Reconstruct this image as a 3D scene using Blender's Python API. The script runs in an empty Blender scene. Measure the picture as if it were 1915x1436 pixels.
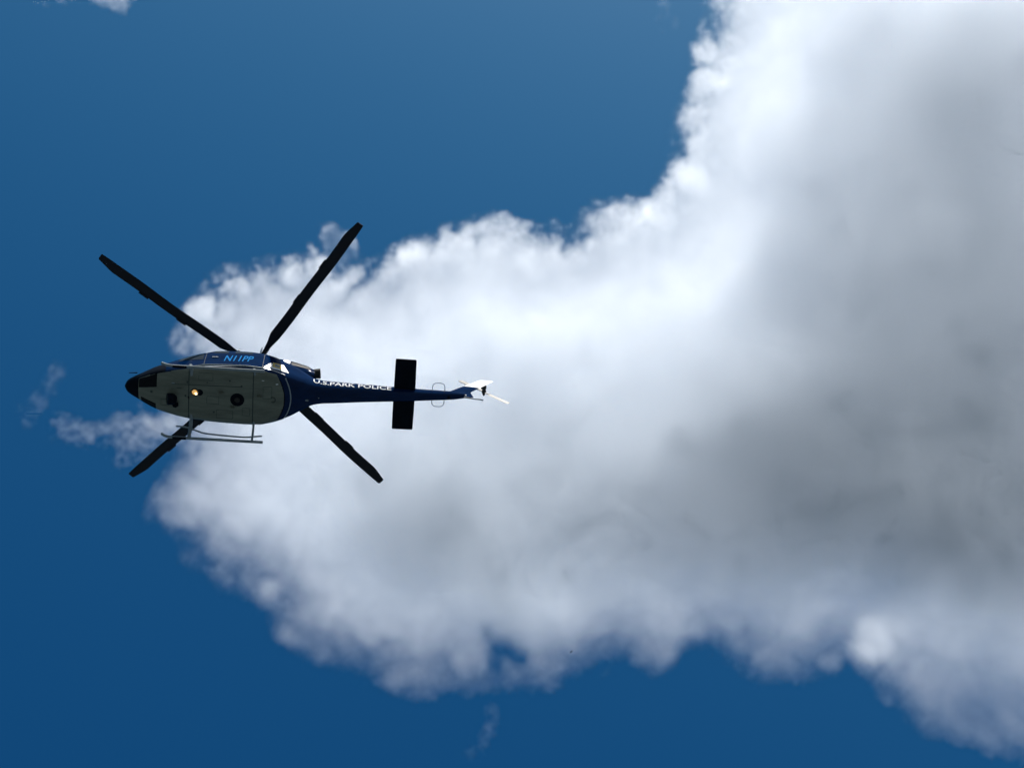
import bpy, bmesh, bisect, math, time
import numpy as np
from mathutils import Vector, Matrix
S=bpy.context.scene
# ------------------------------------------------ camera, sky, sun
F_PX=3500.0; PW,PH=1915.0,1436.0; ELEV=math.radians(66.0)
ce,se=math.cos(ELEV),math.sin(ELEV)
CAM_R=Vector((1,0,0)); CAM_U=Vector((0,-se,ce)); CAM_F=Vector((0,ce,se)); CAM_P=Vector((0,0,1.6))
cam_d=bpy.data.cameras.new('camera'); cam=bpy.data.objects.new('camera',cam_d); S.collection.objects.link(cam)
cam.matrix_world=Matrix(((1,0,0,0),(0,-se,-ce,0),(0,ce,-se,1.6),(0,0,0,1)))
cam_d.sensor_fit='HORIZONTAL'; cam_d.sensor_width=36; cam_d.lens=36*F_PX/PW; cam_d.clip_end=20000; cam_d.clip_start=.1
S.camera=cam
sd=CAM_R*.22+CAM_U*.82+CAM_F*.53; sd.normalize()
sun_el=math.asin(sd.z); sun_az=math.atan2(sd.x,sd.y)
W=bpy.data.worlds.new('World'); S.world=W; W.use_nodes=True
nt=W.node_tree; bg=nt.nodes['Background']
sky=nt.nodes.new('ShaderNodeTexSky'); sky.sky_type='NISHITA'; sky.sun_disc=False
sky.sun_elevation=sun_el; sky.sun_rotation=sun_az; sky.air_density=1.0
sky.dust_density=8.0; sky.ozone_density=6.0; sky.altitude=0
# colour response of the picture: deep blue away from the sun, paler towards it
sp=nt.nodes.new('ShaderNodeSeparateColor'); cb=nt.nodes.new('ShaderNodeCombineColor'); nt.links.new(sky.outputs[0],sp.inputs[0])
def _m(op,a,b):
    x=nt.nodes.new('ShaderNodeMath'); x.operation=op
    for i,v in enumerate((a,b)):
        if isinstance(v,bpy.types.NodeSocket): nt.links.new(v,x.inputs[i])
        else: x.inputs[i].default_value=v
    return x.outputs[0]
def _smin(a,b):
    o=_m('SMOOTH_MIN',a,b); o.node.inputs[2].default_value=1.5; return o
cB=_smin(_m('MULTIPLY',_m('POWER',sp.outputs[2],1.29),.689),4.6)
cG=_m('MINIMUM',_smin(_m('MULTIPLY',_m('POWER',sp.outputs[1],1.55),.460),5.0),_m('MULTIPLY',cB,.80))
cR=_m('MINIMUM',_m('MULTIPLY',_m('POWER',sp.outputs[0],2.74),.0874),_m('MULTIPLY',cG,.80))
for i,c in enumerate((cR,cG,cB)): nt.links.new(c,cb.inputs[i])
nt.links.new(cb.outputs[0],bg.inputs[0]); bg.inputs[1].default_value=.0595
sl=bpy.data.lights.new('sun','SUN'); sl.energy=5.0; sl.angle=math.radians(.53); sl.color=(1,.945,.862)
so=bpy.data.objects.new('sun',sl); S.collection.objects.link(so); so.rotation_euler=sd.to_track_quat('Z','Y').to_euler()
S.view_settings.view_transform='Standard'; S.view_settings.look='None'; S.view_settings.exposure=.75; S.view_settings.gamma=1
S.cycles.use_denoising=True
S.cycles.max_bounces=12; S.cycles.volume_bounces=5
S.cycles.use_adaptive_sampling=True; S.cycles.adaptive_threshold=.05; S.cycles.adaptive_min_samples=16
S.cycles.volume_step_rate=6.0; S.cycles.volume_max_steps=256

def ray(u,v):
    return (CAM_R*((u-PW/2)/F_PX)+CAM_U*((PH/2-v)/F_PX)+CAM_F)
def on_plane(u,v,h):
    d=ray(u,v); t=(h-CAM_P.z)/d.z; p=CAM_P+d*t; return (p.x,p.y)


# ------------------------------------------------ ground under the camera, out of the picture: tinted blue to throw blue fill light on cloud base and helicopter
def make_ground():
    m=bpy.data.materials.new('blue_bounce_ground'); m.use_nodes=True; t=m.node_tree; b=t.nodes['Principled BSDF']; b.inputs['Roughness'].default_value=.9
    tc=t.nodes.new('ShaderNodeTexCoord'); n=t.nodes.new('ShaderNodeTexNoise'); n.inputs['Scale'].default_value=.02; n.inputs['Detail'].default_value=8
    r=t.nodes.new('ShaderNodeValToRGB'); r.color_ramp.elements[0].color=(.036,.060,.078,1); r.color_ramp.elements[1].color=(.056,.082,.098,1); r.color_ramp.elements[0].position=.35; r.color_ramp.elements[1].position=.65
    t.links.new(tc.outputs['Object'],n.inputs['Vector']); t.links.new(n.outputs[0],r.inputs[0]); t.links.new(r.outputs[0],b.inputs['Base Color'])
    me=bpy.data.meshes.new('ground'); N=24; L=9000.0; vs=[]; fs=[]
    for j in range(N+1):
        for i in range(N+1):
            x=(i/N*2-1)*L; y=(j/N*2-1)*L; d=math.hypot(x,y)
            vs.append((x,y,(6*math.sin(x*.0011)*math.cos(y*.0013) if d>900 else 0)))
    for j in range(N):
        for i in range(N): k=j*(N+1)+i; fs.append([k,k+1,k+N+2,k+N+1])
    me.from_pydata(vs,[],fs); me.materials.append(m); me.shade_smooth()
    o=bpy.data.objects.new('ground',me); S.collection.objects.link(o); o['kind']='structure'
make_ground()

# ------------------------------------------------ clouds
H_CLOUD=1000.0
def poly_sdf(px,py,poly):
    d2=np.full(px.shape,1e18); inside=np.zeros(px.shape,bool); n=len(poly)
    for i in range(n):
        ax,ay=poly[i]; bx,by=poly[(i+1)%n]
        ex,ey=bx-ax,by-ay; wx,wy=px-ax,py-ay
        t=np.clip((wx*ex+wy*ey)/(ex*ex+ey*ey),0,1)
        d2=np.minimum(d2,(wx-ex*t)**2+(wy-ey*t)**2)
        inside^=((ay>py)!=(by>py))&(px<ex*(py-ay)/(ey if ey else 1e-9)+ax)
    return np.where(inside,1,-1)*np.sqrt(d2)

def line_dist(px,py,pts):
    """distance to a polyline minus its local radius; pts = (x, y, r)"""
    best=np.full(px.shape,1e9)
    for (ax,ay,ar),(bx,by,br) in zip(pts[:-1],pts[1:]):
        ex,ey=bx-ax,by-ay
        t=np.clip(((px-ax)*ex+(py-ay)*ey)/max(ex*ex+ey*ey,1e-6),0,1)
        best=np.minimum(best,np.hypot(px-ax-ex*t,py-ay-ey*t)-(ar+(br-ar)*t))
    return best

class Noise:
    """band-limited 3D noise on a voxel grid, made with the Fourier transform"""
    def __init__(s,shape,vox,seed):
        s.shape=shape; s.vox=vox
        r=np.random.default_rng(seed)
        s.F=np.fft.rfftn(r.standard_normal(shape,dtype=np.float32)).astype(np.complex64)
        fz=np.fft.fftfreq(shape[0])[:,None,None]; fy=np.fft.fftfreq(shape[1])[None,:,None]; fx=np.fft.rfftfreq(shape[2])[None,None,:]
        s.k=np.sqrt(fz*fz+fy*fy+fx*fx).astype(np.float32)/vox
    def band(s,wl):
        x=np.log2(np.maximum(s.k,1e-6)*wl)
        b=np.fft.irfftn(s.F*np.exp(-x*x/.5),s=s.shape).astype(np.float32)
        return b/b.std()

def volume_from(name,dens,lo,vox,mat):
    """a Volume object whose density grid holds the array dens[z,y,x]"""
    nz,ny,nx=dens.shape
    z4=(nz+3)//4; pad=np.zeros((z4*4,ny,nx),np.float32); pad[:nz]=dens
    cols=int(math.ceil(math.sqrt(z4*ny/nx))); rows=int(math.ceil(z4/cols))
    atlas=np.zeros((rows*ny,cols*nx,4),np.float32)
    for k in range(z4):
        r,c=divmod(k,cols)
        atlas[r*ny:(r+1)*ny,c*nx:(c+1)*nx]=np.moveaxis(pad[4*k:4*k+4],0,-1)
    im=bpy.data.images.new(name+'_density',cols*nx,rows*ny,float_buffer=True,alpha=True); im.colorspace_settings.name='Non-Color'
    im.alpha_mode='CHANNEL_PACKED'
    im.pixels.foreach_set(atlas.ravel()); im.update()
    ng=bpy.data.node_groups.new(name+'_field','GeometryNodeTree'); ng.is_modifier=True
    ng.interface.new_socket('Geometry',in_out='INPUT',socket_type='NodeSocketGeometry')
    ng.interface.new_socket('Geometry',in_out='OUTPUT',socket_type='NodeSocketGeometry')
    def node(t,**kw):
        x=ng.nodes.new(t)
        for k,v in kw.items(): setattr(x,k,v)
        return x
    def put(sock,v):
        if isinstance(v,bpy.types.NodeSocket): ng.links.new(v,sock)
        else: sock.default_value=v
    def m(op,a,b=None):
        x=node('ShaderNodeMath',operation=op); put(x.inputs[0],a)
        if b is not None: put(x.inputs[1],b)
        return x.outputs[0]
    sep=node('ShaderNodeSeparateXYZ'); put(sep.inputs[0],node('GeometryNodeInputPosition').outputs[0])
    ix,iy,iz=[m('ROUND',m('DIVIDE',m('SUBTRACT',sep.outputs[i],lo[i]),vox)) for i in range(3)]
    zb=m('FLOOR',m('DIVIDE',m('ADD',iz,.5),4.0)); ch=m('SUBTRACT',iz,m('MULTIPLY',zb,4.0))
    row=m('FLOOR',m('DIVIDE',m('ADD',zb,.5),float(cols))); col=m('SUBTRACT',zb,m('MULTIPLY',row,float(cols)))
    u=m('DIVIDE',m('ADD',m('ADD',m('MULTIPLY',col,float(nx)),ix),.5),float(cols*nx))
    v=m('DIVIDE',m('ADD',m('ADD',m('MULTIPLY',row,float(ny)),iy),.5),float(rows*ny))
    uv=node('ShaderNodeCombineXYZ'); put(uv.inputs[0],u); put(uv.inputs[1],v)
    it=node('GeometryNodeImageTexture',interpolation='Closest',extension='EXTEND'); it.inputs['Image'].default_value=im; put(it.inputs['Vector'],uv.outputs[0])
    sc=node('FunctionNodeSeparateColor'); put(sc.inputs[0],it.outputs[0])
    d=None
    for k in range(4):
        t=m('MULTIPLY',m('COMPARE',ch,float(k)),(sc.outputs[k] if k<3 else it.outputs[1]))
        d=t if d is None else m('ADD',d,t)
    for x in ng.nodes:
        if x.type=='MATH' and x.operation=='COMPARE': x.inputs[2].default_value=.25
    vc=node('GeometryNodeVolumeCube'); put(vc.inputs['Density'],d)
    vc.inputs['Min'].default_value=lo; vc.inputs['Max'].default_value=tuple(lo[i]+vox*(n-1) for i,n in enumerate((nx,ny,nz)))
    for a,n in zip('XYZ',(nx,ny,nz)): vc.inputs['Resolution '+a].default_value=n
    sm=node('GeometryNodeSetMaterial'); sm.inputs['Material'].default_value=mat
    put(sm.inputs['Geometry'],vc.outputs[0]); put(node('NodeGroupOutput').inputs[0],sm.outputs[0])
    vd=bpy.data.volumes.new(name); vd.materials.append(mat)
    o=bpy.data.objects.new(name,vd); S.collection.objects.link(o)
    o.modifiers.new('cloud','NODES').node_group=ng
    return o

cm=bpy.data.materials.new('blue_tinted_cloud'); cm.use_nodes=True
t=cm.node_tree; t.nodes.remove(t.nodes['Principled BSDF'])
pv=t.nodes.new('ShaderNodeVolumePrincipled'); pv.inputs['Density'].default_value=1.0; pv.inputs['Anisotropy'].default_value=.5; pv.inputs['Color'].default_value=(.918,.953,1.0,1)  # blue skylight of the shaded parts is put into this scattering colour
pv.inputs['Density Attribute'].default_value='density'
t.links.new(pv.outputs[0],t.nodes['Material Output'].inputs['Volume'])

def px_to_cloud(pts): return [on_plane(p[0],p[1],H_CLOUD)+tuple(p[2:]) for p in pts]
PX=H_CLOUD/se/F_PX     # metres per photograph pixel at the cloud

CUMULUS=[(1345,-260),(1312,0),(1306,60),(1292,130),(1270,185),(1250,215),(1243,245),(1255,285),(1240,320),(1222,352),(1222,372),(1190,370),(1150,372),(1110,378),(1085,395),(1072,410),(1062,425),(1040,410),(1000,415),(950,403),(910,398),(870,410),(820,430),(770,437),(735,455),(700,475),(650,495),(600,475),(560,470),(500,480),(430,492),(388,518),(355,555),(330,590),(318,640),(332,700),(315,760),(320,800),(325,850),(295,900),(272,930),(265,965),(300,985),(330,1010),(360,1050),(400,1080),(440,1090),(470,1110),(495,1140),(510,1190),(545,1220),(600,1245),(680,1260),(730,1290),(780,1310),(840,1285),(900,1292),(960,1298),(1030,1292),(1090,1260),(1150,1235),(1230,1245),(1300,1215),(1330,1230),(1400,1270),(1480,1280),(1550,1260),(1580,1230),(1600,1250),(1640,1290),(1680,1330),(1720,1370),(1790,1390),(1850,1400),(1920,1430),(2000,1460),(2150,1480),(2330,1450),(2420,1100),(2430,500),(2400,0),(2330,-260)]
# how deep the cloud stands over points of the photograph (half depth in metres)
DEPTH=[(450,620,22),(700,560,24),(950,520,23),(1150,450,22),(900,700,31),(600,850,29),(1000,850,34),(800,1000,38),(1100,1000,38),(500,1000,27),(600,1130,33),(800,1200,29),
 (1300,700,33),(1150,640,30),(1100,750,32),(1450,800,41),(1600,900,42),(1450,1000,43),(1700,1000,46),(1800,900,41),(1850,500,38),(1900,650,40),(1850,150,38),(1650,150,34),(1500,300,36),(1400,60,23),(1330,350,22),(1420,150,31),
 (1550,480,37),(1500,620,33),(1300,1100,44),(1700,1180,33),(1650,1230,20),(1850,1300,30),(1350,1180,36),(1000,1150,34),(1250,500,25),(2100,600,38),(2100,100,35),(2250,-100,33),(1700,-120,33),(2050,350,36),(2080,900,40),(2100,1200,38),(1720,620,37),(1600,720,40),(1650,500,38),(1800,330,36),(1750,780,40),(1900,1050,42)]
def build_cumulus(vox):
    P=np.array(px_to_cloud(CUMULUS))
    lo=(P[:,0].min()-30,P[:,1].min()-30,H_CLOUD-68); hi=(P[:,0].max()-4,P[:,1].max()+30,H_CLOUD+124)
    nx,ny,nz=[int((hi[i]-lo[i])/vox)//4*4 for i in range(3)]
    X=lo[0]+vox*np.arange(nx); Y=lo[1]+vox*np.arange(ny); Z=lo[2]+vox*np.arange(nz)
    gx,gy=np.meshgrid(X,Y)
    sdf=poly_sdf(gx,gy,P)
    num=np.zeros_like(gx); den=np.zeros_like(gx)+1e-9
    for u,v,d in DEPTH:
        cx,cy=on_plane(u,v,H_CLOUD); w=1/(((gx-cx)**2+(gy-cy)**2)/900+1)**2
        num+=w*d; den+=w
    depth=num/den*1.07
    T=np.where(sdf>0,depth*(1-np.exp(-sdf/(depth*.8))),sdf*4.0)
    shred=np.zeros_like(gx)
    for pts in [[(640,475,22),(616,440,10)]]:   # ragged shreds
        dl=line_dist(gx,gy,[(a,b,r*PX) for a,b,r in px_to_cloud(pts)])
        s_=np.clip(-dl/6+.6,0,1)*(sdf<6); shred=np.maximum(shred,s_); T=np.maximum(T,np.where(sdf<6,7.0-dl*.5-3*np.maximum(dl-1,0),-99))
    for u,v,r,a in [(940,1212,17,36),(970,1234,13,28),(908,1190,10,18),(925,1250,11,22),(1300,1225,22,9)]:                                              # a rent near the lower edge
        cx,cy=on_plane(u,v,H_CLOUD); T=T-a*np.exp(-((gx-cx)**2+(gy-cy)**2)/(2*(r*PX)**2))
    yb=on_plane(957,760,H_CLOUD)[1]
    lower=1/(1+np.exp(-(gy-yb)/18))                     # the side turned from the sun
    inner=np.clip((sdf-5)/30,0,1); inner=inner*inner*(3-2*inner)
    rim=1-inner; band=np.clip(1-sdf/62,0,1)
    soft=(11+17*lower)*rim+29*inner
    amp=(1.0-.2*lower)*rim+(.26+.26*lower)*inner
    fine=(.74-.30*lower)*rim+(.10+.07*lower)*inner
    thin=.088*(1-.72*lower*band)*(1-.2*(1-lower)*rim)
    for u,v,r,a in [(1860,1320,150,.86),(1700,1330,80,.5),(1450,1245,110,.7),(600,1225,110,.5),(1200,1230,100,.45),(780,1290,70,.5),(950,1265,80,.65)]:     # thin veils along the lower edge
        cx,cy=on_plane(u,v,H_CLOUD); thin=thin*(1-a*np.exp(-((gx-cx)**2+(gy-cy)**2)/(2*(r*PX)**2)))
    cx,cy=on_plane(1635,1215,H_CLOUD); q=np.exp(-((gx-cx)**2+(gy-cy)**2)/(2*(38*PX)**2)); T=T+7*q; thin=thin*(1-q)+.055*q      # a bright tuft
    soft=soft*(1-shred)+26*shred; fine=fine*(1-shred)+.8*shred; amp=amp*(1-shred)+.55*shred; thin=(thin*(1-shred)+.016*shred).astype(np.float32)
    amp=amp.astype(np.float32); fine=fine.astype(np.float32)
    T=T.astype(np.float32); soft=soft.astype(np.float32)
    zc=(H_CLOUD+.15*np.clip(T,0,99)).astype(np.float32)
    tall=(1.0/(1.0+.9*np.clip((T-26)/30,0,1))).astype(np.float32)
    N=Noise((nz,ny,nx),vox,7)
    n=np.zeros((nz,ny,nx),np.float32)
    for wl,a,bl in [(110,1.6,.0),(58,3.4,.3),(30,4.4,.75),(15,2.6,.5),(7.5,2.0,.2),(4,1.3,0)]:
        b=N.band(wl); n+=(a*(amp if wl>25 else fine))[None]*((1-bl)*b+bl*(np.abs(b)*1.65-1.32)); del b
    dz=Z.astype(np.float32)[:,None,None]-zc[None]
    e=T[None]-np.where(dz>0,dz*tall[None],-1.2*dz)+n; del dz,n
    veil=np.clip((e+6)/14,0,1)*(.0045*rim).astype(np.float32)[None]; d=np.clip(e/soft[None],0,1); del e
    d=d**1.25*thin[None]; d+=veil
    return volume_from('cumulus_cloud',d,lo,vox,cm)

def build_wisp(lines,seed,dens,label):
    """a scrap of thin cloud along lines given as photograph points (u, v, radius in pixels)"""
    pl=[px_to_cloud(l) for l in lines]; A=np.array([p[:2] for l in pl for p in l]); vox=1.2
    lo=(A[:,0].min()-16,A[:,1].min()-16,H_CLOUD-22); hi=(A[:,0].max()+16,A[:,1].max()+16,H_CLOUD+22)
    nx,ny,nz=[int((hi[i]-lo[i])/vox)//4*4 for i in range(3)]
    gx,gy=np.meshgrid(lo[0]+vox*np.arange(nx),lo[1]+vox*np.arange(ny)); Z=lo[2]+vox*np.arange(nz)
    dl=np.full(gx.shape,1e9)
    for l in pl: dl=np.minimum(dl,line_dist(gx,gy,[(a,b,r*PX) for a,b,r in l]))
    N=Noise((nz,ny,nx),vox,seed); n=np.zeros((nz,ny,nx),np.float32)
    for wl,a in [(30,2.6),(15,2.2),(7,1.3),(3.6,.6)]: n+=a*N.band(wl)
    e=(1.0-dl*.7-2*np.maximum(dl-2,0))[None]-np.abs(Z-H_CLOUD)[:,None,None]*.5+n
    edge=np.minimum.reduce([gx-lo[0],lo[0]+vox*(nx-1)-gx,gy-lo[1],lo[1]+vox*(ny-1)-gy])
    d=np.clip(e/14,0,1)*dens*np.clip(edge/8,0,1)[None]
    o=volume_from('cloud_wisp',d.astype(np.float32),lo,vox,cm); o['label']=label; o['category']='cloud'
cumulus=build_cumulus(1.35)
cumulus['label']='huge white cumulus cloud with a grey shaded base, behind the helicopter'; cumulus['category']='cloud'
build_wisp([[(70,-12,10),(110,-8,12),(128,2,7)],[(165,-10,6),(200,-8,12),(228,2,12),(240,-15,12)]],21,.035,'small white scraps of cloud alone in the open blue, away from the big cloud')
build_wisp([[(345,780,34),(285,795,34),(225,812,26),(165,808,15),(115,788,10)],[(285,835,18),(220,850,12)],[(255,775,12),(225,790,12)]],31,.026,'soft white streak of cloud trailing out below the helicopter nose')
build_wisp([[(112,694,6),(90,722,8),(68,752,9),(50,758,6)],[(62,762,4),(56,782,5)]],22,.013,'faint slanting wisp of cloud ahead of the helicopter nose')
build_wisp([[(1243,8,3),(1250,26,6),(1238,38,4)]],23,.014,'faint small wisp in the blue beside the tall cloud edge')
build_wisp([[(915,1325,8),(918,1360,11),(905,1390,10),(880,1410,8)]],24,.0045,'faint upright wisp hanging below the cloud base')
# ------------------------------------------------ materials
def principled(name,col,rough=.5,metal=0.0,coat=0.0,noise=None,emit=None,spec=.25):
    m=bpy.data.materials.new(name); m.use_nodes=True; t=m.node_tree; b=t.nodes['Principled BSDF']
    b.inputs['Base Color'].default_value=col+(1,); b.inputs['Roughness'].default_value=rough; b.inputs['Metallic'].default_value=metal
    b.inputs['Coat Weight'].default_value=coat; b.inputs['Coat Roughness'].default_value=.035; b.inputs['Specular IOR Level'].default_value=spec
    if noise:
        sc,lo,hi,stretch=noise
        tc=t.nodes.new('ShaderNodeTexCoord'); mp=t.nodes.new('ShaderNodeMapping'); mp.inputs['Scale'].default_value=stretch
        n=t.nodes.new('ShaderNodeTexNoise'); n.inputs['Scale'].default_value=sc; n.inputs['Detail'].default_value=6; n.inputs['Roughness'].default_value=.65
        r=t.nodes.new('ShaderNodeMapRange'); r.inputs['From Min'].default_value=.3; r.inputs['From Max'].default_value=.7; r.inputs['To Min'].default_value=lo; r.inputs['To Max'].default_value=hi
        mx=t.nodes.new('ShaderNodeMix'); mx.data_type='RGBA'; mx.blend_type='MULTIPLY'; mx.inputs['Factor'].default_value=1; mx.inputs['A'].default_value=col+(1,)
        t.links.new(tc.outputs['Object'],mp.inputs[0]); t.links.new(mp.outputs[0],n.inputs['Vector']); t.links.new(n.outputs[0],r.inputs[0]); t.links.new(r.outputs[0],mx.inputs['B']); t.links.new(mx.outputs['Result'],b.inputs['Base Color'])
        rr=t.nodes.new('ShaderNodeMapRange'); rr.inputs['To Min'].default_value=rough*.8; rr.inputs['To Max'].default_value=min(1,rough*1.35); t.links.new(n.outputs[0],rr.inputs[0]); t.links.new(rr.outputs[0],b.inputs['Roughness'])
    if emit:
        b.inputs['Emission Color'].default_value=emit[0]+(1,); b.inputs['Emission Strength'].default_value=emit[1]
    return m
M_BLUE=principled('blue_paint',(.0009,.0115,.048),.5,0,.22,(3.0,.7,1.25,(.4,1,1)),None,.0)
M_BELLY=principled('belly_paint',(.122,.130,.104),.42,0,.1,(2.6,.62,1.22,(.22,1,1)))
M_BLACK=principled('black_paint',(.003,.005,.010),.4,0,0,(4,.7,1.2,(1,1,1)),None,.03)
M_ROTOR=principled('pale_grey_blade',(.34,.34,.33),.5,0,0,None,None,.1)
M_BLADE=principled('blade_black',(.004,.005,.010),.6,0,0,(2,.75,1.25,(.3,2,1)))
M_GLASS=principled('tinted_glass',(.004,.009,.016),.06,0,0,None,None,.30)
M_CHIN=principled('chin_glass',(.003,.004,.006),.2,0,0,None,None,.08)
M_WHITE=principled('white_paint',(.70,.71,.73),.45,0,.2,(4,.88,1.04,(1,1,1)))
M_LETTER=principled('white_lettering',(.62,.64,.68),.6,0,0,None,None,0.0)
M_PALEBLUE=principled('pale_blue_lettering',(.022,.155,.40),.5,0,0,None,None,0.0)
M_GREY=principled('grey_tube_paint',(.17,.20,.22),.35,0,.2,(6,.75,1.15,(1,1,1)))
M_SILVER=principled('bare_metal',(.62,.63,.65),.28,1.0,0,(9,.8,1.1,(1,1,1)))
M_DARKMETAL=principled('sooty_metal',(.035,.034,.033),.6,.6,0,(8,.6,1.3,(1,1,1)))
M_STRIPE=principled('grey_stripe_paint',(.17,.20,.23),.4)
M_SEAM=principled('seam_sealant',(.035,.045,.042),.7)
M_GOLD=principled('gold_badge',(.62,.45,.14),.35,.6)
M_RED=principled('red_lens',(.45,.02,.02),.15)
M_LAMP=principled('lit_landing_lamp',(.9,.6,.25),.3,0,0,None,((1.0,.50,.13),.30))
M_BULB=principled('lit_bulb',(1,.8,.5),.3,0,0,None,((1.0,.80,.48),1.3))

# ------------------------------------------------ mesh helpers
def obj(name,verts,faces,mat,parent,smooth=True,auto=None):
    me=bpy.data.meshes.new(name); me.from_pydata([tuple(map(float,v)) for v in verts],[],faces); me.materials.append(mat)
    bm=bmesh.new(); bm.from_mesh(me); bmesh.ops.recalc_face_normals(bm,faces=bm.faces[:]); bm.to_mesh(me); bm.free()
    if smooth:
        me.shade_smooth()
        if auto: me.set_sharp_from_angle(angle=math.radians(auto))
    o=bpy.data.objects.new(name,me); S.collection.objects.link(o); o.parent=parent
    return o

def hermite_table(xs,ys):
    """slopes of a monotone cubic through (xs, ys), xs increasing"""
    d=[(ys[i+1]-ys[i])/(xs[i+1]-xs[i]) for i in range(len(xs)-1)]
    return [d[0]]+[0 if d[i-1]*d[i]<=0 else 2*d[i-1]*d[i]/(d[i-1]+d[i]) for i in range(1,len(d))]+[d[-1]]

class Loft:
    """a body of superelliptic sections along x: x, half width, bottom, top, height of the widest line, exponents below and above"""
    def __init__(s,st):
        st=sorted(st); s.x=[a[0] for a in st]; s.c=[[a[k] for a in st] for k in range(1,7)]; s.m=[hermite_table(s.x,c) for c in s.c]; s.memo={}
    def p(s,x):
        x=min(max(x,s.x[0]),s.x[-1]); r=s.memo.get(x)
        if r is None:
            i=min(max(bisect.bisect_left(s.x,x)-1,0),len(s.x)-2); h=s.x[i+1]-s.x[i]; t=(x-s.x[i])/h
            a0,a1,b0,b1=2*t**3-3*t**2+1,(t**3-2*t**2+t)*h,-2*t**3+3*t**2,(t**3-t**2)*h
            r=s.memo[x]=[a0*c[i]+a1*m[i]+b0*c[i+1]+b1*m[i+1] for c,m in zip(s.c,s.m)]
        return r
    def side_y(s,x,z):
        w,zb,zt,zm,nb,nt=s.p(x); h,n=((zt-zm),nt) if z>zm else ((zm-zb),nb)
        q=min(abs((z-zm)/max(h,1e-6)),1); return w*(1-q**n)**(1/n)
    def low_z(s,x,y):
        w,zb,zt,zm,nb,nt=s.p(x); q=min(abs(y)/w,1); return zm-(zm-zb)*(1-q**nb)**(1/nb)
    def top_z(s,x,y):
        w,zb,zt,zm,nb,nt=s.p(x); q=min(abs(y)/w,1); return zm+(zt-zm)*(1-q**nt)**(1/nt)
    def ring(s,x,phis):
        w,zb,zt,zm,nb,nt=s.p(x); out=[]
        for f in phis:
            c,q=math.cos(f),math.sin(f); n=nt if q>0 else nb; h=(zt-zm) if q>0 else (zm-zb)
            out.append((x,w*math.copysign(abs(c)**(2/n),c),zm+h*math.copysign(abs(q)**(2/n),q)))
        return out
    def build(s,parent,xs,n,region):
        """region(x,y,z) -> (part name, material); one mesh object for each part"""
        phis=[2*math.pi*(k+.5)/n-math.pi/2 for k in range(n)]
        rings=[s.ring(x,phis) for x in xs]; groups={}
        for i in range(len(xs)-1):
            for k in range(n):
                q=[rings[i][k],rings[i][(k+1)%n],rings[i+1][(k+1)%n],rings[i+1][k]]
                c=[sum(v[j] for v in q)/4 for j in range(3)]
                groups.setdefault(region(*c),[]).append(((i,k),(i,(k+1)%n),(i+1,(k+1)%n),(i+1,k)))
        res={}
        for (name,mat),fs in groups.items():
            idx={}; vs=[]; faces=[]
            for f in fs:
                ff=[]
                for key in f:
                    if key not in idx: idx[key]=len(vs); vs.append(rings[key[0]][key[1]])
                    ff.append(idx[key])
                faces.append(ff)
            for end,i in ((0,0),(1,len(xs)-1)):
                if all((i,k) in idx for k in range(n)): faces.append([idx[(i,k)] for k in range(n)])
            res[name]=obj(name,vs,faces,mat,parent,True,50)
        return res

def patch(name,fn,quad,mat,parent,nu=10,nv=6,lift=.010,depth=.02,out=(0,1,0)):
    """a thin curved panel lying on a surface: fn maps the two flat coordinates of quad to a surface point"""
    out=Vector(out); a,b,c,d=[Vector(q) for q in quad]; top=[]; N=[]
    for j in range(nv+1):
        for i in range(nu+1):
            u,v=i/nu,j/nv; q=(a*(1-u)+b*u)*(1-v)+(d*(1-u)+c*u)*v
            P=Vector(fn(q.x,q.y)); e=.01
            n=(Vector(fn(q.x+e,q.y))-P).cross(Vector(fn(q.x,q.y+e))-P)
            n=n.normalized() if n.length>1e-9 else out
            if n.dot(out)<0: n=-n
            top.append(P+n*lift); N.append(n)
    W=nu+1; vs=list(top)+[p-n*depth for p,n in zip(top,N)]; m=len(top); faces=[]
    for j in range(nv):
        for i in range(nu):
            k=j*W+i; faces.append([k,k+1,k+1+W,k+W])
    edge=[i for i in range(W)]+[j*W+nu for j in range(1,nv+1)]+[nv*W+i for i in range(nu-1,-1,-1)]+[j*W for j in range(nv-1,0,-1)]
    for p,q in zip(edge,edge[1:]+edge[:1]): faces.append([p,q,q+m,p+m])
    return obj(name,vs,faces,mat,parent,True,40)

def tube(name,pts,r,mat,parent,n=10,caps=True,closed=False):
    pts=[Vector(p) for p in pts]; rr=r if isinstance(r,(list,tuple)) else [r]*len(pts); vs=[]; faces=[]; prev=None
    for i,p in enumerate(pts):
        a=pts[(i-1)%len(pts)] if (closed or i>0) else p; b=pts[(i+1)%len(pts)] if (closed or i<len(pts)-1) else p
        t=(b-a).normalized()
        s=(prev-t*prev.dot(t)) if prev is not None else (Vector((0,0,1)).cross(t) if abs(t.z)<.9 else Vector((1,0,0)).cross(t))
        s.normalize(); prev=s; q=t.cross(s)
        for k in range(n):
            f=2*math.pi*k/n; vs.append(p+(s*math.cos(f)+q*math.sin(f))*rr[i])
    L=len(pts)
    for i in range(L if closed else L-1):
        for k in range(n): faces.append([i*n+k,i*n+(k+1)%n,((i+1)%L)*n+(k+1)%n,((i+1)%L)*n+k])
    if caps and not closed: faces+= [list(range(n)),[(L-1)*n+k for k in range(n)]]
    return obj(name,vs,faces,mat,parent,True,50)

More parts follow.
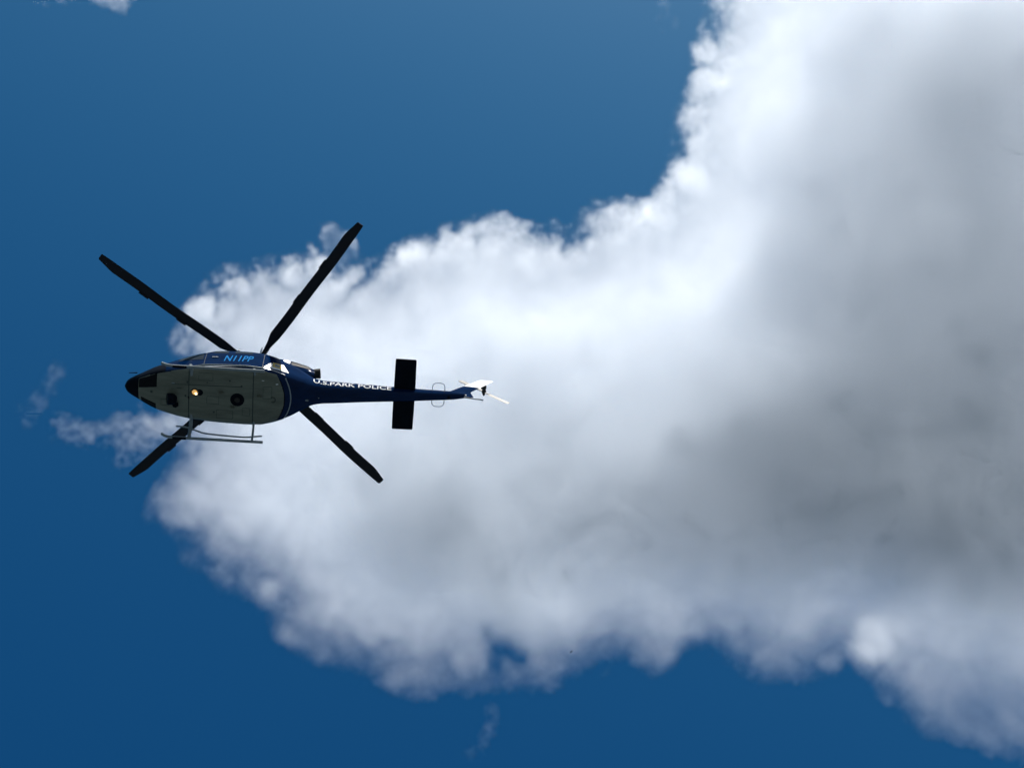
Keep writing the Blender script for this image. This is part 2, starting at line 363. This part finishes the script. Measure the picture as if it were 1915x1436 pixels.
def smooth_path(pts,n=6):
    pts=[Vector(p) for p in pts]; out=[]
    for i in range(len(pts)-1):
        p0=pts[max(i-1,0)]; p1,p2=pts[i],pts[i+1]; p3=pts[min(i+2,len(pts)-1)]
        for k in range(n):
            t=k/n; out.append(.5*((2*p1)+(p2-p0)*t+(2*p0-5*p1+4*p2-p3)*t*t+(3*p1-p0-3*p2+p3)*t**3))
    return out+[pts[-1]]

def box(name,c,size,mat,parent,bev=.15,rot=None):
    bm=bmesh.new(); bmesh.ops.create_cube(bm,size=1)
    for v in bm.verts: v.co=Vector((v.co.x*size[0],v.co.y*size[1],v.co.z*size[2]))
    bmesh.ops.bevel(bm,geom=bm.edges[:],offset=bev*min(size),segments=2,affect='EDGES')
    R=rot.to_matrix() if rot else Matrix.Identity(3)
    vs=[R@v.co+Vector(c) for v in bm.verts]; fs=[[v.index for v in f.verts] for f in bm.faces]; bm.verts.index_update(); bm.free()
    return obj(name,vs,fs,mat,parent,True,35)

def lathe(name,c,axis,prof,mat,parent,n=20):
    """prof = (distance along axis, radius)"""
    c=Vector(c); a=Vector(axis).normalized(); s=a.orthogonal().normalized(); q=a.cross(s); vs=[]; fs=[]
    for d,r in prof:
        for k in range(n):
            f=2*math.pi*k/n; vs.append(c+a*d+(s*math.cos(f)+q*math.sin(f))*r)
    for i in range(len(prof)-1):
        for k in range(n): fs.append([i*n+k,i*n+(k+1)%n,(i+1)*n+(k+1)%n,(i+1)*n+k])
    fs+=[list(range(n)),[(len(prof)-1)*n+k for k in range(n)]]
    return obj(name,vs,fs,mat,parent,True,40)

def foil(name,root,spanv,chordv,upv,secs,mat,parent,n=12):
    """a wing or blade: secs = (distance along span, chord, thickness, sweep, rise, pitch)"""
    root=Vector(root); sv=Vector(spanv).normalized(); cv=Vector(chordv).normalized(); uv=Vector(upv).normalized(); vs=[]; fs=[]
    for d,ch,th,sw,ri,pi in secs:
        for k in range(2*n):
            t=math.pi*k/n; xx=.5*(1+math.cos(t)); yt=th*(2.6*(math.sqrt(max(xx,0))-xx)*.75+.0)+.004
            y=yt*(1 if k<n else -1)*.6; x=(xx-.3)*ch
            X=x*math.cos(pi)-y*math.sin(pi); Y=x*math.sin(pi)+y*math.cos(pi)
            vs.append(root+sv*d+cv*(X+sw)+uv*(Y+ri))
    m=2*n
    for i in range(len(secs)-1):
        for k in range(m): fs.append([i*m+k,i*m+(k+1)%m,(i+1)*m+(k+1)%m,(i+1)*m+k])
    fs+=[list(range(m)),[(len(secs)-1)*m+k for k in range(m)]]
    return obj(name,vs,fs,mat,parent,True,50)

def lettering(name,text,width,height,fn,mat,parent,bold=.0,shear=0.0):
    """flat print on a surface: fn(s, t) -> point, s runs along the text in metres, t up"""
    cu=bpy.data.curves.new('t','FONT'); cu.body=text; cu.size=1; cu.offset=bold; cu.resolution_u=3; cu.fill_mode='FRONT'
    to=bpy.data.objects.new('t',cu); S.collection.objects.link(to)
    dg=bpy.context.evaluated_depsgraph_get(); me=bpy.data.meshes.new_from_object(to.evaluated_get(dg))
    bpy.data.objects.remove(to); bpy.data.curves.remove(cu)
    co=np.array([v.co[:] for v in me.vertices]); lo,hi=co.min(0),co.max(0)
    bm=bmesh.new(); bm.from_mesh(me)
    for k in range(1,8):
        bmesh.ops.bisect_plane(bm,geom=bm.verts[:]+bm.edges[:]+bm.faces[:],plane_co=(0,lo[1]+(hi[1]-lo[1])*k/8,0),plane_no=(0,1,0))
    for v in bm.verts:
        t=(v.co.y-lo[1])/(hi[1]-lo[1])*height; s=(v.co.x-lo[0])/(hi[0]-lo[0])*width+shear*t
        v.co=Vector(fn(s,t))
    bm.to_mesh(me); bm.free(); me.name=name; me.materials.clear(); me.materials.append(mat)
    o=bpy.data.objects.new(name,me); S.collection.objects.link(o); o.parent=parent
    return o

# ------------------------------------------------ helicopter: x forward, y to port, z up, belly at z = 0, rotor mast at x = 0
RC=((-0.99623,0.07954,-0.0345),(0.05827,0.90893,0.41286),(-0.0642,-0.40929,0.91014)); TC=(-9.6296,-0.5453,68.223)   # attitude and place seen from the camera
def cam2world(c): return CAM_R*c[0]+CAM_U*c[1]+CAM_F*c[2]
heli=bpy.data.objects.new('police_helicopter',None); S.collection.objects.link(heli); heli.empty_display_size=.5
ax=[cam2world([RC[r][k] for r in range(3)]) for k in range(3)]; org=CAM_P+cam2world(TC)
HM=Matrix(((ax[0].x,ax[1].x,ax[2].x,org.x),(ax[0].y,ax[1].y,ax[2].y,org.y),(ax[0].z,ax[1].z,ax[2].z,org.z),(0,0,0,1)))
heli.matrix_world=HM; HI=HM.inverted()
heli['label']='dark blue police helicopter with pale grey belly and four black main rotor blades, flying overhead'
heli['category']='helicopter'
def at(u,v,y=None,z=None):
    """the point of the helicopter seen at a pixel of the photograph, given its y or its z"""
    o=HI@CAM_P; d=HI.to_3x3()@ray(u,v)
    t=(z-o.z)/d.z if z is not None else (y-o.y)/d.y
    return o+d*t

body=Loft([(4.52,.03,.50,.60,.55,2,2),(4.44,.19,.37,.74,.55,2,2),(4.25,.33,.25,.88,.55,2.1,2),(4.0,.46,.17,1.0,.55,2.4,2.1),(3.7,.62,.10,1.10,.55,2.9,2.2),(3.4,.76,.05,1.20,.58,3.2,2.3),(3.0,.88,.02,1.34,.60,3.7,2.6),
 (2.57,.98,0,1.56,.65,4.5,3),(2.2,1.05,0,1.72,.7,5,3.5),(1.8,1.10,0,1.86,.75,5,4),(1.35,1.13,0,2.08,.75,5.2,4.3),(.9,1.15,0,2.12,.75,5.2,4.5),(.1,1.17,0,2.10,.75,5.2,4.5),(-.4,1.15,0,2.04,.75,5.2,4.5),(-.8,1.07,.03,1.96,.77,5,4.5),
 (-1.14,.97,.09,1.88,.8,4.6,4),(-1.55,.82,.20,1.82,.86,4,3.5),(-2.0,.60,.38,1.66,.95,3.4,3),(-2.35,.445,.50,1.44,.98,3.1,2.8),(-2.7,.385,.55,1.38,1.0,3,2.8),(-3.05,.36,.58,1.375,1.0,3,2.8)])
boom=Loft([(-2.98,.365,.575,1.385,1.0,3,2.8),(-4.0,.31,.70,1.42,1.08,2.8,2.6),(-5.5,.235,.86,1.46,1.18,2.6,2.4),(-6.8,.17,1.03,1.49,1.28,2.4,2.3),(-7.5,.14,1.15,1.50,1.34,2.3,2.2),(-7.95,.09,1.27,1.49,1.38,2,2)])
cowl=Loft([(1.6,.12,1.70,1.88,1.78,2.2,2.2),(1.3,.44,1.68,2.04,1.8,2.4,2.3),(.8,.64,1.66,2.33,1.85,2.6,2.6),(.2,.72,1.66,2.50,1.9,2.8,2.8),(-.5,.72,1.66,2.58,1.9,3,3),(-1.1,.68,1.62,2.58,1.9,3,3),(-1.6,.60,1.52,2.50,1.9,3,2.8),(-2.05,.51,1.42,2.34,1.85,2.8,2.6),(-2.3,.44,1.40,2.20,1.8,2.6,2.4)])
def region(x,y,z):
    w,zb,zt,zm,nb,nt=body.p(x)
    chine=z<zb+.17 if x>-.2 else z<zb+.17+.0*x
    if x>3.98: return ('nose_cone',M_BLACK)
    if x>3.02 and not chine: return ('nose_hood',M_BLACK)
    rear=-1.30+.33*(y/1.0)**2
    if x>rear and chine and abs(y)<w*.985: return ('belly_panel',M_BELLY)
    return ('fuselage_shell',M_BLUE)
xs=np.concatenate([np.linspace(4.52,3.6,40),np.arange(3.57,-3.06,-.035)])
parts=body.build(heli,list(xs),104,region)
parts['belly_panel']['label']='pale grey painted belly'
parts['nose_cone']['label']='black rounded nose'
tb=boom.build(heli,list(np.linspace(-2.98,-7.95,110)),64,lambda x,y,z:('tail_boom',M_BLUE))['tail_boom']
cw=cowl.build(heli,list(np.linspace(1.6,-2.3,90)),64,lambda x,y,z:('engine_cowling',M_BLUE))['engine_cowling']
shell,belly=parts['fuselage_shell'],parts['belly_panel']
def port(x,z): return (x,body.side_y(x,z),z)
def star(x,z): return (x,-body.side_y(x,z),z)
def under(x,y): return (x,y,body.low_z(x,y))
def over(x,y): return (x,y,body.top_z(x,y))
DN=(0,0,-1)
# glazing
for sgn,fn,o3 in ((1,port,(0,1,0)),(-1,star,(0,-1,0))):
    patch('cockpit_door_window',fn,((2.62,.80),(1.72,.80),(1.72,1.56),(2.42,1.42)),M_GLASS,shell,12,8,.008,.02,o3)
    patch('cabin_window',fn,((.62,1.42),(-.02,1.42),(-.02,1.90),(.62,1.90)),M_GLASS,shell,8,8,.008,.02,o3)
    patch('cabin_window',fn,((1.42,1.42),(.86,1.42),(.86,1.90),(1.30,1.90)),M_GLASS,shell,8,8,.008,.02,o3)
    patch('windshield',over,((3.28,.05*sgn),(2.42,.05*sgn),(2.30,.80*sgn),(3.06,.66*sgn)),M_GLASS,shell,12,10,.008,.02,(0,0,1))
    patch('door_seam',fn,((1.66,.25),(1.645,.25),(1.645,1.74),(1.66,1.74)),M_SEAM,shell,2,14,.004,.01,o3)
    patch('door_seam',fn,((-.46,.25),(-.475,.25),(-.475,1.74),(-.46,1.74)),M_SEAM,shell,2,14,.004,.01,o3)
    patch('door_rail',fn,((1.6,.215),(-1.3,.33),(-1.3,.36),(1.6,.245)),M_SILVER,shell,30,2,.018,.03,o3)
    patch('door_handle',fn,((1.42,.98),(1.20,.98),(1.20,1.02),(1.42,1.02)),M_SILVER,shell,4,2,.03,.04,o3)
# chin windows under the nose
patch('chin_window',under,((3.96,.14),(3.30,.26),(3.30,.72),(3.96,.42)),M_CHIN,shell,12,8,.008,.02,DN)
patch('chin_window',under,((3.88,-.22),(3.34,-.42),(3.34,-.70),(3.88,-.44)),M_CHIN,shell,12,8,.008,.02,DN)
# panel joints on the belly
for x in (at(353,740,z=0).x,at(473,746,z=0).x):
    patch('belly_joint',under,((x+.018,-1.06),(x-.018,-1.06),(x-.018,1.06),(x+.018,1.06)),M_SEAM,belly,2,30,.004,.012,DN)
a_=at(322,718,z=0); b_=at(452,724,z=0)
patch('belly_joint',under,((a_.x,a_.y+.012),(b_.x,b_.y+.012),(b_.x,b_.y-.012),(a_.x,a_.y-.012)),M_SEAM,belly,30,2,.004,.012,DN)
for (u,v,du,dv,m_,nm) in [(492,712,4,.8,M_WHITE,'navigation_light'),(517.6,720,4,1.2,M_WHITE,'navigation_light'),(324,716,5,2,M_STRIPE,'access_panel'),(350.6,714,3,4,M_SEAM,'vent'),(388,715,2,2,M_SEAM,'vent'),(347,739.5,3,3.5,M_SEAM,'vent'),(335,725,9,1,M_SEAM,'access_panel'),(400,770,8,5,M_SEAM,'drain'),(430,712,2,2,M_SEAM,'drain'),(283,733,4,3.5,M_SEAM,'vent'),(452,722,6,.8,M_SEAM,'drain')]:
    p=at(u,v,z=.02); hx,hy=du/51/2,dv/47/2
    if nm=='drain': hx,hy=.03,.03
    patch(nm,under,((p.x+hx,p.y-hy),(p.x-hx,p.y-hy),(p.x-hx,p.y+hy),(p.x+hx,p.y+hy)),m_,belly,4,4,.012,.03,DN)
p=at(510,747,z=.08)
tube('tie_down_ring',[(p.x+.10*math.cos(t),p.y+.10*math.sin(t),under(p.x,p.y)[2]-.015) for t in np.linspace(.9,5.2,14)],.014,M_SEAM,belly,6)
for (u,v,du,dv) in [(385,705,26,13),(420,775,30,16),(500,735,16,22),(308,752,14,12),(398,748,22,14),(460,770,14,14)]:     # hatch outlines
    p=at(u,v,z=.01); hx,hy=du/51/2,dv/47/2; wl=.007
    for q in (((p.x+hx,p.y-hy-wl),(p.x-hx,p.y-hy-wl),(p.x-hx,p.y-hy+wl),(p.x+hx,p.y-hy+wl)),((p.x+hx,p.y+hy-wl),(p.x-hx,p.y+hy-wl),(p.x-hx,p.y+hy+wl),(p.x+hx,p.y+hy+wl)),((p.x+hx+wl,p.y-hy),(p.x+hx-wl,p.y-hy),(p.x+hx-wl,p.y+hy),(p.x+hx+wl,p.y+hy)),((p.x-hx+wl,p.y-hy),(p.x-hx-wl,p.y-hy),(p.x-hx-wl,p.y+hy),(p.x-hx+wl,p.y+hy))):
        patch('hatch_edge',under,q,M_SEAM,belly,4,2,.003,.010,DN)
for u,v in ((410,735),(432,762),(482,742)):
    p=at(u,v,z=-.1); foil('belly_antenna',(p.x,p.y,.02),DN,(-1,0,0),(0,1,0),[(0,.20,.02,0,0,0),(.10,.16,.016,.02,0,0),(.17,.09,.01,.05,0,0)],M_BELLY,heli,6)
# stripes sweeping round the rear end of the belly
def arc_stripe(name,x0,wd,mat):
    def f(s,t):
        y=s; x=x0+.34*(y/1.0)**2-t; return under(x,y)
    patch(name,f,((-.80,0),(.80,0),(.80,wd),(-.80,wd)),mat,shell,40,2,.006,.014,DN)
arc_stripe('grey_stripe',-1.52,.045,M_STRIPE)
arc_stripe('belly_stripe',-1.31,.03,M_BLACK)
# belly fittings
p=at(443.7,747.4,z=0)
hk=lathe('hook_well_shade_disc',(p.x,p.y,.02),DN,[(0,.255),(.03,.255),(.034,.235),(.030,.225)],M_BLACK,belly,32)  # flat black disc: the shade inside the well is put into its colour
lathe('cargo_hook',(p.x,p.y,0),DN,[(0,.10),(.06,.10),(.09,.06),(.12,.03)],M_DARKMETAL,hk,16)
p=at(320.6,746,z=-.24); fx=Vector((1,.1,-.35)).normalized(); c0=Vector((p.x,p.y,-.24))
sl_=lathe('searchlight',c0-fx*.20,fx,[(0,.07),(.03,.13),(.09,.185),(.18,.21),(.30,.215),(.36,.20),(.365,.18)],M_BLACK,heli,24)
lathe('mount',(p.x,p.y,-.24),(0,0,1),[(-.02,.05),(.1,.06),(.28,.11)],M_BLACK,sl_,14)
lathe('lens',c0+fx*.155,fx,[(0,.175),(.015,.17),(.03,.08)],M_GLASS,sl_,20)
p=at(327.5,757.5,z=-.14)
lathe('camera_pod',(p.x,p.y,.05),DN,[(0,.07),(.08,.10),(.16,.115),(.22,.09),(.25,.03)],M_BLACK,heli,18)
p=at(364,733.5,z=-.02)
ll=lathe('landing_light',(p.x,p.y,.03),DN,[(0,.15),(.05,.15),(.06,.135),(.045,.12)],M_DARKMETAL,heli,22)
lathe('reflector',(p.x,p.y,.03),DN,[(.0,.098),(.047,.098)],M_LAMP,ll,20)
p2=at(366.5,736.5,z=-.04); lathe('bulb',(p2.x,p2.y,-.02),DN,[(0,.05),(.03,.045),(.05,.02)],M_BULB,ll,14)
p=at(373.5,733.8,z=0); lathe('lamp_well_shade_disc',(p.x,p.y,.02),DN,[(0,.12),(.028,.12),(.03,.10)],M_BLACK,belly,22)  # black disc paints the shade of an open hole beside the lamp
p=at(352,742,z=0); tube('blade_antenna',[(p.x,p.y,.02),(p.x-.05,p.y,-.16)],[.03,.012],M_BLACK,heli,8)
# markings on the port side
lettering('registration_lettering','N11PP',1.02,.50,lambda s,t:(.97-s,body.side_y(.97-s,.70+t)+.006,.70+t),M_PALEBLUE,shell,.015,.12)
def bz(x): return boom.p(x)[3]
xa=at(586,717,y=.33).x; xb=at(732,725,y=.2).x
def boom_text(s,t):
    x=xa-s; z=bz(x)-.205+t; return (x,max(boom.side_y(x,z) if x<-2.9 else 0,body.side_y(x,z) if x>-3.06 else 0)+.018,z)
lettering('police_lettering','U.S.PARK POLICE',xa-xb,.27,boom_text,M_LETTER,tb,.012)
def boom_port(x,z): return (x,boom.side_y(x,z),z)
xa2=at(778,728,y=.18).x; xb2=at(804,731,y=.16).x
patch('white_stripe',boom_port,((xa2,1.31),(xb2,1.34),(xb2,1.42),(xa2,1.40)),M_LETTER,tb,10,2,.006,.012)
patch('white_patch',port,((-.50,.40),(-1.42,.55),(-1.20,1.06),(-.72,.86)),M_WHITE,shell,12,8,.006,.014)
xg=-.98
badge=patch('badge',port,((xg+.17,.60),(xg-.17,.60),(xg-.17,.98),(xg+.17,.98)),M_GOLD,shell,6,6,.011,.014)
patch('badge_centre',port,((xg+.09,.70),(xg-.09,.70),(xg-.09,.88),(xg+.09,.88)),M_STRIPE,badge,4,4,.016,.014)
patch('intake_lip',lambda x,z:(x,cowl.side_y(x,z),z),((-1.12,1.92),(-1.36,1.92),(-1.36,2.22),(-1.12,2.22)),M_SILVER,cw,6,6,.015,.03)
patch('air_intake',lambda x,z:(x,cowl.side_y(x,z),z),((-1.42,1.84),(-2.15,1.82),(-2.10,2.10),(-1.42,2.22)),M_BLACK,cw,8,6,.010,.02)
patch('air_intake',lambda x,z:(x,-cowl.side_y(x,z),z),((-1.42,1.84),(-2.15,1.82),(-2.10,2.10),(-1.42,2.22)),M_BLACK,cw,8,6,.010,.02,(0,-1,0))
patch('cowling_vent',lambda x,z:(x,cowl.side_y(x,z),z),((.1,2.0),(-.6,2.0),(-.6,2.3),(.1,2.25)),M_BLACK,cw,8,6,.008,.02)
for sgn in (1,-1):
    ex=lathe('exhaust_pipe',(-2.02,.25*sgn,1.93),(-1,.10*sgn,.06),[(0,.13),(.2,.17),(.36,.185),(.50,.19),(.50,.165),(.2,.15)],M_DARKMETAL,heli,24)
# skids
ysk,zsk=1.42,-.62
def xs_at(u,v): return at(u,v,y=-ysk).x
xr=xs_at(491,828); xf=xs_at(330,818); xct=xs_at(353,819); xcr=xs_at(471,824)
lg=bpy.data.objects.new('landing_gear',None); S.collection.objects.link(lg); lg.parent=heli
for s in (1,-1):
    sk=tube('skid_tube',smooth_path([(xr,s*ysk,zsk),(xct,s*ysk,zsk),(xf,s*ysk,zsk),(xf+.25,s*ysk,zsk+.02),(xf+.42,s*ysk,zsk+.09),(xf+.56,s*(ysk-.01),zsk+.22)],5),.052,M_GREY,lg,12)
    tube('step',smooth_path([(xct+.52,s*1.20,-.13),(xct+.15,s*1.20,-.17),(xct-.28,s*1.31,-.22),(xct-.62,s*1.38,-.25),(xcr+.42,s*1.43,-.27),(xcr,s*1.40,-.25),(xcr-.34,s*1.36,-.23)],4),.030,M_GREY,lg,10)
    box('skid_shoe',(xf-.1,s*ysk,zsk-.045),(.5,.09,.035),M_BLACK,lg)
for x,r,nm in ((xct,.066,'cross_tube'),(xcr,.042,'cross_tube')):
    tube(nm,smooth_path([(x,-ysk,zsk+.02),(x,-1.36,-.40),(x,-1.24,-.14),(x,-1.06,.03),(x,-.9,.09),(x,.9,.09),(x,1.06,.03),(x,1.24,-.14),(x,1.36,-.40),(x,ysk,zsk+.02)],5),r,M_GREY,lg,12)
# stabilizer, fin, tail skid, antennas on the boom
p=at(755,738,y=0); xe=p.x
for s in (1,-1):
    foil('horizontal_stabilizer',(xe+.03,s*.06,1.17),(0,s,0),(-1,0,0),(0,0,1),[(0,.80,.09,-.11,0,0),(.7,.79,.085,-.11,0,0),(1.33,.775,.08,-.11,0,0),(1.37,.74,.05,-.11,0,0)],M_BLACK,heli)
le0=at(842,732,y=0); le1=at(894,712.5,y=0); te0=at(874,737,y=0); te1=at(906.5,721,y=0)
def fin_secs(f0,f1,n,grow):
    out=[]
    for k in range(n+1):
        f=f0+(f1-f0)*k/n; l=le0.lerp(le1,f); zz=l.z; g=(zz-te0.z)/(te1.z-te0.z); tx=te0.x+(te1.x-te0.x)*g
        c=(l.x-tx)+grow; out.append((zz,c,.13-.05*f+grow,-(l.x+grow/2)+.3*c,0,0))
    return out
fin=foil('vertical_fin',(0,0,0),(0,0,1),(-1,0,0),(0,1,0),[(1.25,le0.x-te0.x+.35,.14,-(le0.x+.12)+.3*(le0.x-te0.x+.35),0,0)]+fin_secs(0,1,8,0),M_BLUE,heli)
foil('fin_tip_gleam',(0,0,0),(0,0,1),(-1,0,0),(0,1,0),fin_secs(.42,1.03,8,.012),M_WHITE,fin)  # white colour paints in the sun's gleam over the upper fin
tc=at(905,733,y=-.33)
trr=bpy.data.objects.new('tail_rotor',None); S.collection.objects.link(trr); trr.parent=heli
box('gearbox',(tc.x+.02,-.14,tc.z),(.20,.24,.18),M_DARKMETAL,trr,.3)
lathe('rotor_hub',(tc.x,-.22,tc.z),(0,-1,0),[(0,.05),(.06,.085),(.14,.085),(.20,.05),(.26,.03)],M_DARKMETAL,trr,16)
tip=at(948,752,y=-.33); dv=(tip-tc); dv.y=0; dv.normalize(); cv=Vector((-dv.z,0,dv.x))
for s in (1,-1):
    foil('tail_rotor_blade',tc,dv*s,cv*s,(0,1,0),[(.08,.10,.04,0,0,.1),(.30,.16,.04,0,0,.1),(.42,.19,.035,0,0,.1),(1.26,.19,.03,0,0,.06),(1.30,.15,.015,0,0,.06)],M_ROTOR,trr)
k0=at(868,744,y=0); k1=at(904,748,y=0)
tube('tail_skid',[(k0.x,0,k0.z+.05),((k0.x+k1.x)/2,0,(k0.z+k1.z)/2),(k1.x,0,k1.z)],[.03,.022,.028],M_GREY,heli,8)
p=at(839,750,y=0); lathe('beacon',(p.x,0,1.2),DN,[(-.06,.07),(.04,.075),(.09,.06),(.12,.02)],M_BLACK,heli,14)
p=at(893,738,y=.05); lathe('tail_light',(-7.9,0,1.38),(-1,0,0),[(0,.05),(.08,.04),(.12,.02)],M_WHITE,heli,12)
xA,xB=at(808,740,y=0).x,at(831,740,y=0).x
for s,ym in ((1,.50),(-1,.44)):
    tube('loop_antenna',smooth_path([(xA,s*.12,1.25),(xA-.01,s*(ym-.10),1.25),((xA*.75+xB*.25),s*ym,1.25),((xA*.25+xB*.75),s*ym,1.25),(xB+.01,s*(ym-.10),1.25),(xB,s*.12,1.25)],5),.014,M_GREY,heli,6)
p=at(596,743,z=.6); lathe('boom_antenna',(p.x,p.y,.66),DN,[(0,.05),(.10,.045),(.13,.02)],M_GREY,heli,12)
p=at(573,747,z=.5); box('boom_vent',(p.x,p.y,boom.low_z(p.x,p.y) if p.x<-2.98 else body.low_z(p.x,p.y)),(.16,.06,.03),M_STRIPE,heli)
p=at(257,697,y=.28); q=at(241,697,y=.28); tube('pitot_tube',[p,q],[.022,.012],M_BLACK,heli,8)
p=at(300,681,y=.66); box('wire_cutter',(3.15,0,1.36),(.30,.03,.22),M_BLACK,heli)
for u,v in ((447,653),(488,655)):
    p=at(u,v,y=.45); tube('roof_antenna',[(p.x,.45,1.86),(p.x,.45,p.z+.02),(p.x-.08,.45,p.z+.05)],[.02,.016,.01],M_SILVER,heli,6)
# main rotor
HUB=Vector((0,0,3.1))
mr=bpy.data.objects.new('main_rotor',None); S.collection.objects.link(mr); mr.parent=heli
lathe('mast',(0,0,2.45),(0,0,1),[(0,.14),(.25,.10),(.55,.085),(.80,.085)],M_SILVER,mr,18)
lathe('rotor_hub',(0,0,2.98),(0,0,1),[(0,.16),(.06,.24),(.18,.24),(.24,.16),(.30,.08)],M_DARKMETAL,mr,24)
lathe('swashplate',(0,0,2.62),(0,0,1),[(0,.20),(.03,.26),(.09,.26),(.12,.18)],M_DARKMETAL,mr,24)
for u,v in ((188,478),(676,420),(712,902),(243,888)):
    # the tip lies on the ray of its pixel, one rotor radius from the hub
    o=HI@CAM_P; d=(HI.to_3x3()@ray(u,v)).normalized(); w=HUB-o; b=w.dot(d); disc=max(b*b-(w.dot(w)-7.01**2),0)
    best=min(((o+d*(b+s*math.sqrt(disc))) for s in (-1,1)),key=lambda P:abs((P-HUB).z))
    sv=(best-HUB).normalized(); L=(best-HUB).length; cv=Vector((0,0,1)).cross(sv).normalized(); uv=sv.cross(cv)
    def droop(r): x=r/L; return -.10*math.sin(math.pi*x)     # the blade bows a little along its span
    secs=[(.35,.12,.09,0,0,.05),(.70,.15,.09,0,droop(.7),.07),(1.05,.24,.08,0,droop(1.05),.10),(1.45,.40,.06,0,droop(1.45),.13)]+[(r,.40,.05,.012*math.sin(r*2.1),droop(r),.13-.09*(r-1.5)/5.5) for r in np.linspace(1.8,6.3,10)]+[(6.5,.37,.045,0,droop(6.5),.04),(6.85,.29,.035,-.01,droop(6.85),.03),(L-.03,.26,.03,-.01,0,.03),(L,.20,.015,-.01,0,.03)]
    bl=foil('rotor_blade',HUB,sv,-cv,uv,secs,M_BLADE,mr,10)
    box('blade_grip',HUB+sv*.55,(.62,.16,.12),M_DARKMETAL,bl,.2,sv.to_track_quat('X','Z'))
    h=HUB+sv*.75-cv*.20; tube('pitch_link',[(sv.x*.24,sv.y*.24,2.68),(h.x,h.y,h.z-.02)],.022,M_SILVER,bl,8)
    for r_ in (3.2,4.9):
        box('trim_tab',HUB+sv*r_-cv*.285+uv*droop(r_),(.42,.07,.012),M_BLADE,bl,.2,sv.to_track_quat('X','Z'))
    box('damper',HUB+sv*.34+Vector((0,0,.13)),(.22,.10,.08),M_SILVER,bl,.2,sv.to_track_quat('X','Z'))

# ------------------------------------------------ a bird, far off
def make_bird():
    c=CAM_P+ray(1068,1218).normalized()*420.0
    rings=[]; prof=[(-.20,.012),(-.15,.03),(-.06,.055),(.04,.06),(.12,.045),(.16,.035),(.19,.04),(.22,.028),(.26,.006)]
    vs=[];fs=[];n=10
    for x,r in prof:
        for k in range(n): f=2*math.pi*k/n; vs.append((x,r*math.cos(f),r*.85*math.sin(f)))
    for i in range(len(prof)-1):
        for k in range(n): fs.append([i*n+k,i*n+(k+1)%n,(i+1)*n+(k+1)%n,(i+1)*n+k])
    fs+=[list(range(n)),[(len(prof)-1)*n+k for k in range(n)]]
    for s in (1,-1):
        b=len(vs); pl=[(.10,.03,.02),(-.07,.03,.02),(.13,.16,.06),(-.05,.17,.06),(.06,.34,.03),(-.05,.33,.03),(-.02,.44,-.02)]
        for x,y,z in pl: vs.append((x,s*y,z))
        for x,y,z in pl: vs.append((x,s*y,z-.012))
        for f in ([0,1,3,2],[2,3,5,4],[4,5,6]): fs.append([b+i for i in f]); fs.append([b+7+i for i in f])
        rim=[0,2,4,6,5,3,1]
        for p_,q_ in zip(rim,rim[1:]+rim[:1]): fs.append([b+p_,b+q_,b+7+q_,b+7+p_])
    o=obj('bird',vs,fs,M_BLACK,None,True,50); o.location=c; o.rotation_euler=(0,.1,.7)
    o['label']='tiny dark bird, a distant speck under the cloud\'s lower edge'; o['category']='bird'
make_bird()
